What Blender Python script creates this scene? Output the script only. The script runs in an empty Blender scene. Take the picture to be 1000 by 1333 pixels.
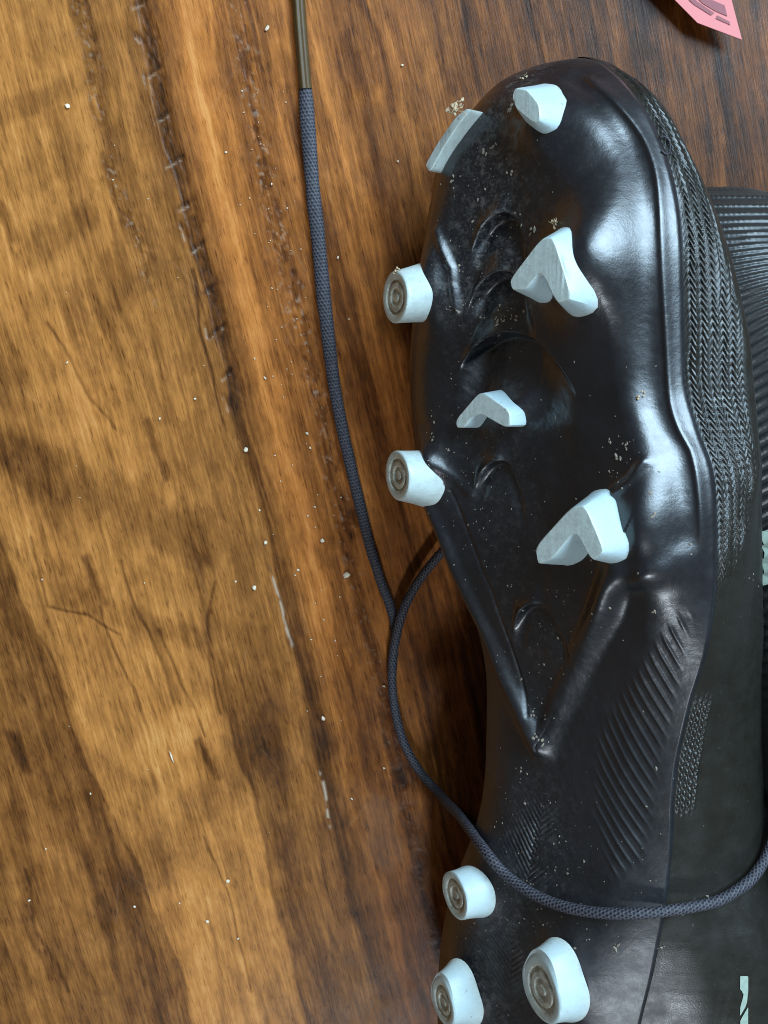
import bpy, math, random
import numpy as np
from mathutils import Vector
from mathutils.bvhtree import BVHTree

# ------------------------------------------------------------------ camera, world, lights, exposure
# all modelling numbers are millimetres, MM turns them into metres
MM = 0.001
PW, PH, FPX = 1000.0, 1333.0, 1400.0           # frame of the photograph and its focal length in pixels
ALPHA = math.radians(10.0)                     # camera leans 10 degrees off straight-down
CAM = np.array([0.0, 62.0, 338.0])
sc = bpy.context.scene
col = bpy.context.collection
cam_d = bpy.data.cameras.new('camera')
cam = bpy.data.objects.new('camera', cam_d)
col.objects.link(cam)
cam.location = CAM * MM
cam.rotation_euler = (-ALPHA, 0, 0)
cam_d.sensor_fit = 'VERTICAL'
cam_d.sensor_height = 36.0
cam_d.lens = FPX / PH * 36.0
cam_d.clip_start = 0.01
cam_d.clip_end = 20
cam_d.dof.use_dof = True
cam_d.dof.focus_distance = 0.285
cam_d.dof.aperture_fstop = 40.0
sc.camera = cam
sc.cycles.filter_width = 1.0

world = bpy.data.worlds.new('World')
sc.world = world
world.use_nodes = True
bg = world.node_tree.nodes['Background']
bg.inputs[0].default_value = (1.0, 0.88, 0.74, 1)
bg.inputs[1].default_value = 0.12


def area_light(name, loc, target, sx, sy, energy, colour):
    d = bpy.data.lights.new(name, 'AREA')
    d.shape = 'RECTANGLE'
    d.size, d.size_y = sx, sy
    d.energy = energy
    d.color = colour
    o = bpy.data.objects.new(name, d)
    col.objects.link(o)
    o.location = loc
    o.rotation_euler = (Vector(target) - Vector(loc)).to_track_quat('-Z', 'Y').to_euler()
    return o


area_light('window_light', (0.66, 0.76, 1.02), (0.02, 0.02, 0.0), 0.95, 0.80, 54.0, (0.58, 0.81, 1.0))
area_light('side_glint_light', (0.12, -1.25, 1.22), (0, 0, 0), 0.18, 0.18, 13.0, (0.80, 0.90, 1.0))  # added unseen lamp, aimed so the sole's V ridge catches a glint

sc.view_settings.view_transform = 'Standard'
sc.view_settings.look = 'None'
sc.view_settings.exposure = 0.0
sc.view_settings.gamma = 1.0
sc.view_settings.use_curve_mapping = False

rng = np.random.default_rng(7)
random.seed(7)

# ------------------------------------------------------------------ helpers
RIGHT = np.array([1.0, 0, 0])
UPV = np.array([0, math.cos(ALPHA), -math.sin(ALPHA)])
LOOK = np.array([0, -math.sin(ALPHA), -math.cos(ALPHA)])


def ray(px, py):
    return RIGHT * ((px - PW / 2) / FPX) - UPV * ((py - PH / 2) / FPX) + LOOK


def on_z(px, py, z=0.0):
    d = ray(px, py)
    return CAM + d * ((z - CAM[2]) / d[2])


def proj(X):
    d = X - CAM
    z = d @ LOOK
    return PW / 2 + FPX * (d @ RIGHT) / z, PH / 2 - FPX * (d @ UPV) / z


def smooth(x, a, b):
    t = np.clip((x - a) / (b - a), 0, 1)
    return t * t * (3 - 2 * t)


class Noise2:
    """tiling value noise for numpy"""
    def __init__(self, seed, n=256):
        self.t = np.random.default_rng(seed).random((n, n)).astype(np.float32)
        self.n = n

    def __call__(self, x, y):
        xi, yi = np.floor(x).astype(int), np.floor(y).astype(int)
        fx, fy = x - xi, y - yi
        fx, fy = fx * fx * (3 - 2 * fx), fy * fy * (3 - 2 * fy)
        n, t = self.n, self.t
        x0, x1, y0, y1 = xi % n, (xi + 1) % n, yi % n, (yi + 1) % n
        return (t[x0, y0] * (1 - fx) + t[x1, y0] * fx) * (1 - fy) + (t[x0, y1] * (1 - fx) + t[x1, y1] * fx) * fy

    def fbm(self, x, y, o=4):
        s, a, tot = 0, 1.0, 0
        for k in range(o):
            s = s + a * self(x * 2 ** k + 17.3 * k, y * 2 ** k + 9.1 * k)
            tot += a
            a *= 0.5
        return s / tot


N1, N2, N3, N4 = Noise2(1), Noise2(2), Noise2(3), Noise2(4)


def catmull(pts, n, closed=False):
    P = np.asarray(pts, float)
    m = len(P)
    if closed:
        Q = np.vstack([P[-1], P, P[0], P[1]])
        segs = m
    else:
        Q = np.vstack([2 * P[0] - P[1], P, 2 * P[-1] - P[-2]])
        segs = m - 1
    out = []
    for i in range(segs):
        p0, p1, p2, p3 = Q[i], Q[i + 1], Q[i + 2], Q[i + 3]
        for k in range(n):
            t = k / n
            out.append(0.5 * ((2 * p1) + (-p0 + p2) * t + (2 * p0 - 5 * p1 + 4 * p2 - p3) * t * t + (-p0 + 3 * p1 - 3 * p2 + p3) * t ** 3))
    if not closed:
        out.append(P[-1])
    return np.array(out)


def seg_dist(X, Y, pts):
    """distance of the points (X,Y) to a polyline, and the arc length along it"""
    best = np.full(X.shape, 1e9)
    along = np.zeros(X.shape)
    acc = 0.0
    for a, b in zip(pts[:-1], pts[1:]):
        d = b - a
        L = math.hypot(*d) + 1e-9
        t = np.clip(((X - a[0]) * d[0] + (Y - a[1]) * d[1]) / L ** 2, 0, 1)
        r = np.hypot(X - a[0] - t * d[0], Y - a[1] - t * d[1])
        m = r < best
        best = np.where(m, r, best)
        along = np.where(m, acc + t * L, along)
        acc += L
    return best, along


def inside(X, Y, poly):
    c = np.zeros(X.shape, bool)
    for a, b in zip(poly, np.roll(poly, -1, 0)):
        cond = (a[1] > Y) != (b[1] > Y)
        with np.errstate(divide='ignore', invalid='ignore'):
            xx = (b[0] - a[0]) * (Y - a[1]) / (b[1] - a[1]) + a[0]
        c ^= cond & (X < xx)
    return c


def tag(o, label=None, cat=None, group=None, kind=None):
    for k, v in (('label', label), ('category', cat), ('group', group), ('kind', kind)):
        if v:
            o[k] = v
    return o


def empty(name, loc):
    o = bpy.data.objects.new(name, None)
    col.objects.link(o)
    o.location = Vector(loc) * MM
    o.empty_display_size = 0.02
    return o


def link(name, me, mat, parent=None):
    o = bpy.data.objects.new(name, me)
    col.objects.link(o)
    if mat:
        me.materials.append(mat)
    if parent is not None:
        o.parent = parent
        o.matrix_parent_inverse = parent_inv(parent)
    return o


def parent_inv(p):
    from mathutils import Matrix
    m = Matrix.Translation(p.location)
    q = p.parent
    return (Matrix.Translation(q.location) @ Matrix.Identity(4)).inverted() if False else m.inverted()


def raw_mesh(name, V, F, smooth_shade=True):
    me = bpy.data.meshes.new(name)
    me.from_pydata([tuple(v) for v in np.asarray(V) * MM], [], [tuple(int(i) for i in f) for f in F])
    me.update()
    if smooth_shade:
        me.polygons.foreach_set('use_smooth', np.ones(len(me.polygons), bool))
    return me


def grid_mesh(name, G, attrs=None, keep=None, wrap=False, flip=False):
    """G: rows x cols x 3 in mm -> quad mesh with float point attributes"""
    r, c, _ = G.shape
    idx = np.arange(r * c).reshape(r, c)
    if wrap:
        idx = np.hstack([idx, idx[:, :1]])
    q = np.stack([idx[:-1, :-1], idx[1:, :-1], idx[1:, 1:], idx[:-1, 1:]], -1).reshape(-1, 4)
    if flip:
        q = q[:, ::-1]
    if keep is not None:
        q = q[keep.reshape(-1)]
    me = bpy.data.meshes.new(name)
    me.vertices.add(r * c)
    me.vertices.foreach_set('co', (G.reshape(-1, 3) * MM).astype(np.float32).ravel())
    me.loops.add(q.size)
    me.loops.foreach_set('vertex_index', q.astype(np.int32).ravel())
    me.polygons.add(len(q))
    me.polygons.foreach_set('loop_start', np.arange(0, q.size, 4, dtype=np.int32))
    me.polygons.foreach_set('use_smooth', np.ones(len(q), bool))
    me.update(calc_edges=True)
    for k, v in (attrs or {}).items():
        a = me.attributes.new(k, 'FLOAT', 'POINT')
        a.data.foreach_set('value', np.ascontiguousarray(v, dtype=np.float32).ravel())
    return me


# ------------------------------------------------------------------ materials
class Mat:
    def __init__(self, name):
        self.m = bpy.data.materials.new(name)
        self.m.use_nodes = True
        self.nt = self.m.node_tree
        self.b = self.nt.nodes['Principled BSDF']

    def n(self, t, **kw):
        x = self.nt.nodes.new(t)
        for k, v in kw.items():
            setattr(x, k, v)
        return x

    def l(self, a, b):
        self.nt.links.new(a, b)

    def set(self, **kw):
        for k, v in kw.items():
            self.b.inputs[k.replace('_', ' ')].default_value = v

    def attr(self, name):
        return self.n('ShaderNodeAttribute', attribute_name=name).outputs['Fac']

    def noise(self, scale, detail=4, rough=0.55, vec=None, dist=0.0):
        x = self.n('ShaderNodeTexNoise')
        x.inputs['Scale'].default_value = scale
        x.inputs['Detail'].default_value = detail
        x.inputs['Roughness'].default_value = rough
        x.inputs['Distortion'].default_value = dist
        if vec is None:
            vec = self.obj()
        self.l(vec, x.inputs['Vector'])
        return x.outputs['Fac']

    def obj(self, rot=(0, 0, 0), scale=(1, 1, 1)):
        t = self.n('ShaderNodeTexCoord').outputs['Object']
        if rot == (0, 0, 0) and scale == (1, 1, 1):
            return t
        mp = self.n('ShaderNodeMapping')
        mp.inputs['Rotation'].default_value = rot
        self.l(t, mp.inputs['Vector'])
        mp2 = self.n('ShaderNodeMapping')
        mp2.inputs['Scale'].default_value = scale
        self.l(mp.outputs[0], mp2.inputs['Vector'])
        return mp2.outputs[0]

    def math(self, op, a, b=None, clamp=False):
        x = self.n('ShaderNodeMath', operation=op, use_clamp=clamp)
        for i, v in enumerate((a, b)):
            if v is None:
                continue
            if isinstance(v, (int, float)):
                x.inputs[i].default_value = v
            else:
                self.l(v, x.inputs[i])
        return x.outputs[0]

    def ramp(self, fac, stops):
        x = self.n('ShaderNodeValToRGB')
        e = x.color_ramp.elements
        while len(e) < len(stops):
            e.new(0.5)
        for k, (p, c) in enumerate(stops):
            e[k].position = p
            e[k].color = (*c, 1) if len(c) == 3 else c
        self.l(fac, x.inputs[0])
        return x.outputs[0]

    def maprange(self, fac, a, b, c, d):
        x = self.n('ShaderNodeMapRange')
        for i, v in enumerate((a, b, c, d)):
            x.inputs[1 + i].default_value = v
        self.l(fac, x.inputs[0])
        return x.outputs[0]

    def mix(self, fac, a, b, blend='MIX'):
        x = self.n('ShaderNodeMix', data_type='RGBA', blend_type=blend)
        for sock, v in ((x.inputs[0], fac), (x.inputs[6], a), (x.inputs[7], b)):
            if isinstance(v, (int, float)):
                sock.default_value = v
            elif isinstance(v, tuple):
                sock.default_value = (*v, 1)
            else:
                self.l(v, sock)
        return x.outputs[2]

    def bump(self, h, strength, dist):
        x = self.n('ShaderNodeBump')
        x.inputs['Strength'].default_value = strength
        x.inputs['Distance'].default_value = dist
        self.l(h, x.inputs['Height'])
        self.l(x.outputs[0], self.b.inputs['Normal'])


GRAIN = math.radians(13.0)     # grain direction on the table


def wood_material():
    m = Mat('stained_pine')
    v = m.obj(rot=(0, 0, -GRAIN))
    vs = m.obj(rot=(0, 0, -GRAIN), scale=(1, 0.045, 1))
    fine = m.maprange(m.noise(1500, 5, 0.75, vs), 0.34, 0.66, 0.0, 1.0)
    mid = m.noise(520, 5, 0.7, vs)
    pores = m.noise(1500, 2, 0.5, m.obj(rot=(0, 0, -GRAIN), scale=(1, 0.14, 1)))
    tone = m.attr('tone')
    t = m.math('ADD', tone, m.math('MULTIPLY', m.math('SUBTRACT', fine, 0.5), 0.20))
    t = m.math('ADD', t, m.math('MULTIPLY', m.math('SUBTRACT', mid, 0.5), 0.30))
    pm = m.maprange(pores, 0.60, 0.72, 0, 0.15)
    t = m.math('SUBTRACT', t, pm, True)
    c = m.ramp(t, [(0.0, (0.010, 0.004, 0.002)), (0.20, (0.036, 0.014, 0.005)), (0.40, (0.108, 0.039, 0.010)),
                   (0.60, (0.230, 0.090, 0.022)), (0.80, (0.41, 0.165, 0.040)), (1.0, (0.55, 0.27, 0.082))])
    fib = m.maprange(m.noise(2100, 3, 0.6, m.obj(rot=(0, 0, -GRAIN + 0.12), scale=(1, 0.22, 1))), 0.56, 0.68, 0, 0.20)
    t = m.math('SUBTRACT', t, fib, True)
    ln = m.math('ABSOLUTE', m.math('SUBTRACT', m.noise(330, 3, 0.6, m.obj(rot=(0, 0, -GRAIN), scale=(1, 0.03, 1))), 0.5))
    t = m.math('SUBTRACT', t, m.maprange(ln, 0.0, 0.022, 0.13, 0.0), True)
    ln2 = m.math('ABSOLUTE', m.math('SUBTRACT', m.noise(800, 2, 0.5, m.obj(rot=(0, 0, -GRAIN), scale=(1, 0.05, 1))), 0.5))
    t = m.math('SUBTRACT', t, m.maprange(ln2, 0.0, 0.03, 0.09, 0.0), True)
    red = m.attr('red')
    c = m.mix(m.math('MULTIPLY', red, 0.42), c, m.mix(1.0, c, (1.05, 0.70, 0.52), 'MULTIPLY'))
    c = m.mix(m.attr('pale'), c, (0.42, 0.33, 0.24))
    m.l(c, m.b.inputs['Base Color'])
    m.l(m.maprange(m.noise(90, 3, 0.6), 0.3, 0.7, 0.24, 0.42), m.b.inputs['Roughness'])
    m.set(Specular_IOR_Level=0.15)
    h = m.math('ADD', m.math('MULTIPLY', fine, 0.6), m.math('MULTIPLY', pores, -0.6))
    m.bump(h, 0.25, 0.00025)
    return m.m


def sole_material():
    m = Mat('black_moulded_plastic')
    d = m.attr('dust')
    g = m.maprange(m.noise(420, 6, 0.7), 0.50, 0.72, 0, 1)
    g2 = m.maprange(m.noise(1500, 3, 0.6), 0.52, 0.66, 0, 1)
    dust = m.math('MULTIPLY', d, m.math('ADD', m.math('MULTIPLY', g, 0.75), m.math('MULTIPLY', g2, 0.35)), True)
    base = m.ramp(m.noise(60, 3), [(0.3, (0.004, 0.005, 0.007)), (0.7, (0.008, 0.009, 0.012))])
    c = m.mix(m.math('MULTIPLY', dust, 0.55), base, (0.20, 0.185, 0.17))
    m.l(c, m.b.inputs['Base Color'])
    r = m.maprange(m.noise(150, 5, 0.65), 0.3, 0.75, 0.24, 0.38)
    r = m.math('ADD', r, m.math('MULTIPLY', dust, 0.35), True)
    r = m.math('ADD', r, m.math('MULTIPLY', m.attr('matte'), 0.22), True)
    m.l(r, m.b.inputs['Roughness'])
    m.set(Specular_IOR_Level=0.85)
    h = m.math('ADD', m.math('MULTIPLY', m.noise(2200, 2), 0.5), m.noise(700, 3))
    m.bump(h, 0.16, 0.0003)
    return m.m


def upper_material(name, base=(0.011, 0.0102, 0.0078), rough=(0.30, 0.48)):
    m = Mat(name)
    n = m.noise(260, 4, 0.6)
    c = m.mix(n, tuple(x * 0.8 for x in base), tuple(x * 1.35 for x in base))
    dust = m.maprange(m.noise(900, 3, 0.7), 0.66, 0.74, 0, 0.35)
    c = m.mix(dust, c, (0.10, 0.095, 0.085))
    m.l(c, m.b.inputs['Base Color'])
    m.l(m.maprange(m.noise(180, 4), 0.3, 0.7, rough[0], rough[1]), m.b.inputs['Roughness'])
    m.set(Specular_IOR_Level=0.5)
    m.bump(m.noise(2600, 2), 0.25, 0.0002)
    return m.m


def stud_material():
    m = Mat('mint_stud_plastic')
    da = m.attr('dirt_bounce')
    dirt_bounce = m.math('MULTIPLY', m.math('MULTIPLY', da, da), m.maprange(m.noise(420, 5, 0.75), 0.44, 0.62, 0, 1))
    c = m.mix(m.noise(120, 3), (0.37, 0.50, 0.54), (0.42, 0.54, 0.57))
    c = m.mix(m.math('MULTIPLY', m.attr('dirt_bounce'), 0.60), c, (0.50, 0.45, 0.31))  # cream for dirt and for warm bounce light painted onto the stud tips
    c = m.mix(m.math('MULTIPLY', dirt_bounce, 0.7), c, (0.15, 0.14, 0.115))
    spots = m.maprange(m.noise(700, 3, 0.6), 0.66, 0.72, 0, 0.7)
    c = m.mix(spots, c, (0.20, 0.19, 0.15))
    m.l(c, m.b.inputs['Base Color'])
    m.set(Roughness=0.42, Specular_IOR_Level=0.4, Subsurface_Weight=0.25, Subsurface_Scale=0.002)
    m.b.inputs['Subsurface Radius'].default_value = (0.8, 1.0, 0.9)
    m.bump(m.noise(1100, 3), 0.18, 0.0003)
    return m.m


def lace_material():
    m = Mat('braided_polyester')
    h = m.attr('braid')
    c = m.ramp(h, [(0.05, (0.006, 0.006, 0.008)), (0.4, (0.024, 0.023, 0.032)), (0.85, (0.105, 0.104, 0.118))])
    m.l(c, m.b.inputs['Base Color'])
    m.set(Roughness=0.6, Specular_IOR_Level=0.35)
    m.bump(m.noise(5000, 2), 0.3, 0.0002)
    return m.m


def plain(name, colour, rough=0.5, var=0.25, scale=300, **kw):
    m = Mat(name)
    c = m.mix(m.noise(scale, 4), tuple(x * (1 - var) for x in colour), tuple(min(1, x * (1 + var)) for x in colour))
    m.l(c, m.b.inputs['Base Color'])
    m.set(Roughness=rough, **kw)
    return m.m


WOOD = wood_material()
SOLE = sole_material()
UPPER = upper_material('dark_knit_upper')
RIBBED = upper_material('ribbed_grey_upper', (0.016, 0.0165, 0.016), (0.30, 0.45))
STUD = stud_material()
LACE = lace_material()
AGLET = plain('clear_dark_aglet', (0.070, 0.042, 0.016), 0.42, 0.3, Specular_IOR_Level=0.2)
CRUMB = plain('dry_crumb', (0.62, 0.52, 0.38), 0.8, 0.2, 900)
GRIT = plain('sand_grit', (0.20, 0.165, 0.125), 0.8, 0.4, 1200)
FIBRE = plain('dry_grass_fibre', (0.42, 0.31, 0.19), 0.8, 0.25, 900)
PINK = plain('pink_card', (0.58, 0.165, 0.16), 0.6, 0.05, 500)
PINK_INK = plain('dark_pink_ink', (0.22, 0.055, 0.06), 0.6, 0.1, 500)
MARK = plain('pale_mint_print', (0.25, 0.32, 0.26), 0.7, 0.3, 900)
INNER = plain('black_lining', (0.01, 0.01, 0.011), 0.8)

# ------------------------------------------------------------------ the table: three boards, worn and stained
table = empty('tabletop', (0, 0, 0))
tag(table, 'worn stained pine tabletop of wide boards with gouged seam', 'tabletop', kind='structure')
GA = np.array([math.sin(GRAIN), -math.cos(GRAIN)])     # along the grain, down the picture
GC = np.array([math.cos(GRAIN), math.sin(GRAIN)])      # across the grain, to the right


def cg(px, py):
    p = on_z(px, py, 0)[:2]
    return np.array([p @ GC, p @ GA])


def cgl(pts):
    return np.array([cg(*p) for p in pts])


seam1 = 0.5 * (cg(300, 480)[0] + cg(370, 800)[0])
seam2 = cg(830, 75)[0]


def wood_fields(C, Gd):
    """tone (0 dark .. 1 honey), red, pale wear with painted glints, and height for points of the table"""
    wob = (N1.fbm(Gd / 60, C / 30, 3) - 0.5)
    Cw = C + wob * 9 + (N2.fbm(Gd / 14, C / 8, 3) - 0.5) * 3.0
    S = lambda pts: cgl(pts)
    # bands across the grain: value noise stretched along the grain
    tone = 0.545 + 0.28 * (N3.fbm(Cw / 15, Gd / 210, 3) - 0.5) + 0.26 * (N4.fbm(Cw / 3.4, Gd / 70, 3) - 0.5)
    tone += 0.16 * (N1.fbm(Cw / 0.9, Gd / 22, 2) - 0.5) + 0.22 * (N2.fbm(C / 4.5, Gd / 7, 4) - 0.5) + 0.12 * (N4.fbm(C / 1.1, Gd / 2.2, 3) - 0.5)
    red = smooth(C, seam1 - 4, seam1 + 12) * 0.9 + 0.35 * (N2.fbm(C / 20, Gd / 60, 2) - 0.3)
    pale = np.zeros_like(C)
    h = 0.05 * (N4.fbm(Cw / 1.2, Gd / 25, 3) - 0.5) + 0.5 * (N2.fbm(C / 40, Gd / 90, 2) - 0.5)

    def side(pts):
        """signed cross-grain distance to a line running down the picture, positive on its right"""
        L = S(pts)
        o = np.argsort(L[:, 1])
        return Cw - np.interp(Gd, L[o, 1], L[o, 0])

    def blob(pts, w, amt, soft=0.5):
        nonlocal tone
        d, _ = seg_dist(C, Gd, S(pts))
        n = (N3.fbm(C / 5, Gd / 9, 3) - 0.5) * w * 0.9
        tone = tone + 0.72 * amt * (1 - smooth(d + n, w * (1 - soft), w * (1 + soft)))

    l1 = side([(-60, 560), (0, 700), (60, 860), (110, 1000), (180, 1140), (250, 1333), (290, 1450)])
    l2 = side([(85, -30), (110, 60), (150, 230), (182, 330), (215, 560), (262, 820), (300, 950), (350, 1100), (385, 1250), (400, 1400)])
    sm = side([(160, -30), (225, 200), (300, 480), (335, 700), (380, 840), (435, 1075), (510, 1400)])
    left = 1 - smooth(sm, -0.6, 0.6)
    # board on the left: honey between two grain lines, darker outside them
    inB = smooth(l1, -1.0, 2.2) * (1 - smooth(l2, -2.5, 2.0)) * left
    tone += inB * 0.15
    dark_low = smooth(Gd, cg(60, 760)[1], cg(60, 1000)[1])
    tone -= (1 - smooth(l1, -1.5, 1.2)) * (0.05 + 0.0 * dark_low) * left
    tone -= 0.12 * np.exp(-((l1 - 0.3) / 0.55) ** 2) * left
    mid = smooth(l2, -0.5, 1.0) * left
    gy = Gd
    top = 1 - smooth(gy, cg(240, 300)[1], cg(280, 480)[1])
    low = smooth(gy, cg(330, 850)[1], cg(340, 930)[1])
    tone += mid * (0.07 - 0.04 * top - 0.10 * low)
    tone -= 0.14 * np.exp(-((l2 - 0.5) / 0.9) ** 2) * left * (0.4 + 0.6 * low)
    # board under the boots
    right = 1 - left
    dk = np.exp(-((sm - 3.2) / 3.4) ** 2)
    tone -= right * (0.12 - 0.07 * smooth(Gd, cg(310, 520)[1], cg(330, 640)[1])) * dk
    o1 = side([(235, -30), (262, 120), (300, 300), (345, 500), (385, 680), (420, 860), (470, 1080), (540, 1400)])
    tone += right * 0.30 * np.exp(-((o1 - 2.0) / 4.6) ** 2) * (1 - 0.7 * smooth(gy, cg(420, 780)[1], cg(440, 900)[1]))
    rough = side([(300, -30), (325, 100), (352, 240), (385, 380), (420, 560), (450, 720), (480, 860), (540, 1100)])
    rb = np.exp(-((rough - 1.0) / 3.0) ** 2) * right
    tone -= 0.15 * rb
    o2 = side([(345, -30), (370, 120), (400, 300), (440, 520), (475, 700), (500, 860)])
    tone += right * 0.14 * np.exp(-((o2 - 1.0) / 2.6) ** 2)
    tone += right * 0.05 * smooth(C, cg(430, 400)[0], cg(480, 400)[0]) * (1 - smooth(C, cg(640, 200)[0], cg(760, 100)[0]))
    tone += right * 0.30 * (N2.fbm(Cw / 2.1 + 7, Gd / 160, 3) - 0.5)
    tone -= right * (0.13 * smooth(C, cg(455, 300)[0], cg(520, 300)[0]) + 0.08 * smooth(C, cg(600, 100)[0], cg(800, 100)[0]))  # darker toward the boots: shade on that side painted into the wood tone
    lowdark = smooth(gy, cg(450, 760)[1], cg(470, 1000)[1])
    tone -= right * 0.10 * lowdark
    # dark and lighter smudges with shapes of their own
    blob([(0, 148), (60, 128), (105, 105)], 3.0, -0.16)
    blob([(28, 235), (90, 205)], 4.5, -0.11)
    blob([(38, 335), (70, 312), (112, 282)], 4.5, -0.17)
    blob([(20, 470), (90, 400), (130, 380)], 11, -0.13)
    blob([(0, 585), (60, 610), (150, 645), (260, 705)], 8, -0.20)
    blob([(30, 600), (75, 650)], 9, -0.14)
    blob([(90, 775), (150, 800), (260, 830)], 4, -0.13)
    blob([(188, 1135), (245, 1075), (330, 972)], 6.5, -0.12, 0.8)
    blob([(80, 1260), (150, 1170), (185, 1135)], 6, -0.08, 0.7)
    blob([(150, 300), (165, 380)], 5, -0.10)
    blob([(190, 985), (255, 940)], 7, 0.12)
    blob([(250, 1150), (330, 1250)], 8, 0.08)
    blob([(75, 1120), (115, 1230)], 7, 0.14)
    blob([(330, 910), (350, 1010)], 8, -0.04)
    blob([(410, 1260), (430, 1333)], 12, -0.10)
    blob([(500, 1090), (520, 1250)], 6, 0.08)
    for pts, w in (([(192, 548), (205, 590), (217, 624)], 1.15), ([(112, 728), (122, 755), (135, 785)], 1.5), ([(258, 965), (270, 990), (283, 1012)], 1.4),
                   ([(18, 960), (32, 1000)], 2.2), ([(0, 270), (18, 310)], 2.0), ([(520, 1005), (526, 1020)], 1.7), ([(458, 665), (463, 682)], 0.9)):
        d, _ = seg_dist(C, Gd, S(pts))
        k = 1 - smooth(d + (N2.fbm(C / 1.5, Gd / 3, 2) - .5) * 1.2, w * 0.1, w * 1.7)
        tone -= 0.24 * k
        h -= 0.15 * k
    # cathedral curve lines in the honey band
    for pts in ([(40, 700), (60, 790), (110, 800), (160, 825)], [(160, 730), (185, 800), (215, 880), (225, 940)], [(205, 820), (235, 900), (262, 960)],
                [(130, 790), (170, 900), (195, 1000)], [(270, 760), (262, 830), (285, 930)], [(65, 420), (110, 520), (140, 560)], [(255, 350), (265, 430), (300, 560)],
                [(262, 1090), (300, 1190), (330, 1290)], [(40, 1130), (62, 1210), (95, 1290)]):
        d, _ = seg_dist(Cw, Gd, S(pts))
        k = np.exp(-(d / 0.5) ** 2)
        tone -= 0.22 * k
        h -= 0.10 * k
    # gouged seam: chattered pits on its right side, from the top to a third of the way down
    t0, t1 = cg(165, 0)[1], cg(310, 520)[1]
    band = smooth(sm, 0.1, 0.7) * (1 - smooth(sm, 4.0, 5.4)) * right
    seg = smooth(gy, t0 - 30, t0 - 5) * (1 - smooth(gy, t1 - 5, t1 + 10))
    jit = (N1.fbm(gy / 9, C * 0 + 3.7, 2) - .5) * 3
    ph = ((gy + 1.0 * (C - seam1) + jit) / 6.4) % 1.0
    bt = band * seg * (0.5 + 0.5 * smooth(N2.fbm(C / 2.0 + 40, gy / 5, 3), 0.30, 0.52))
    rough_n = N3.fbm(C / 0.9, gy / 1.6, 3)
    h -= bt * (0.20 + 0.25 * (rough_n - .4))
    tone -= bt * (0.11 + 0.20 * (rough_n - 0.5))
    for p, q in (((188, 106), (206, 93)), ((202, 162), (219, 151)), ((216, 220), (235, 209)), ((231, 277), (250, 266)), ((248, 332), (264, 320)), ((264, 388), (278, 376)),
                 ((270, 445), (290, 428)), ((288, 497), (300, 487)), ((187, 99), (189, 116)), ((267, 428), (270, 446)), ((234, 296), (241, 314)), ((290, 520), (297, 536)), ((176, 50), (186, 62)), ((172, 12), (186, 8))):
        d, al = seg_dist(C, Gd, S([p, q]))
        k = np.exp(-(d / 0.30) ** 2) * (0.6 + 0.4 * N1.fbm(C / 0.8, gy / 0.8, 2))
        pale += 0.5 * k * smooth(N4.fbm(C / 1.4, gy / 1.4, 2), 0.3, 0.6)
        h += 0.05 * k
        d2, _ = seg_dist(C, Gd, S([(p[0] + 1, p[1] - 7), (q[0] + 2, q[1] - 7)]))
        k2 = np.exp(-(d2 / 0.7) ** 2)
        tone -= 0.12 * k2  # shadow line above each nick, painted into the tone
        h -= 0.15 * k2
    # the lower run of the seam keeps a pale, splintered edge
    e = np.exp(-((sm - 0.2) / 0.42) ** 2)
    lowseam = smooth(gy, cg(345, 730)[1], cg(347, 745)[1]) * (1 - smooth(gy, cg(378, 840)[1], cg(383, 860)[1]))
    lowseam += smooth(gy, cg(420, 1000)[1], cg(422, 1010)[1]) * (1 - smooth(gy, cg(436, 1070)[1], cg(438, 1080)[1]))
    pale += e * lowseam * smooth(N1.fbm(C / 2, gy / 3, 2), 0.3, 0.5) * 0.9
    tone -= 0.12 * np.exp(-((sm + 0.2) / 0.5) ** 2) * smooth(N3.fbm(C * 0 + 2, gy / 14, 2), 0.35, 0.6)
    # crazed pits in the rough strips
    pit = smooth(N2.fbm(C / 1.6, gy / 2.4, 3), 0.50, 0.62)
    l2r = np.exp(-((l2 - 1.8) / 2.2) ** 2) * left * (1 - smooth(gy, cg(200, 330)[1], cg(210, 440)[1]))
    rr = np.clip(rb * 1.1 + l2r * 0.9, 0, 1) * (1 - 0.6 * smooth(gy, cg(430, 640)[1], cg(450, 800)[1]))
    h -= rr * pit * 0.13
    tone -= rr * (pit - 0.4) * 0.13 + l2r * 0.08
    pale += rr * smooth(N4.fbm(C / 1.0, gy / 1.3, 2), 0.70, 0.80) * 0.3  # pale specks paint glints onto the pitted strips
    # fine scratches
    for k in range(26):
        p = np.array([rng.uniform(20, 520), rng.uniform(40, 1300)])
        a = rng.uniform(-0.9, 0.9) + math.pi / 2
        q = p + rng.uniform(15, 60) * np.array([math.cos(a), math.sin(a)])
        d, _ = seg_dist(C, Gd, S([p, q]))
        k2 = np.exp(-(d / 0.22) ** 2)
        pale += 0.05 * k2
        h -= 0.08 * k2
    # haze-grey worn patch by the heel
    d, _ = seg_dist(C, Gd, S([(490, 1060), (500, 1110)]))
    pale += 0.07 * (1 - smooth(d + (N3.fbm(C / 3, gy / 8, 3) - .5) * 8, 3, 9))
    return np.clip(tone, 0.02, 1.0), np.clip(red, 0, 1), np.clip(pale, 0, 1), h


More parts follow.
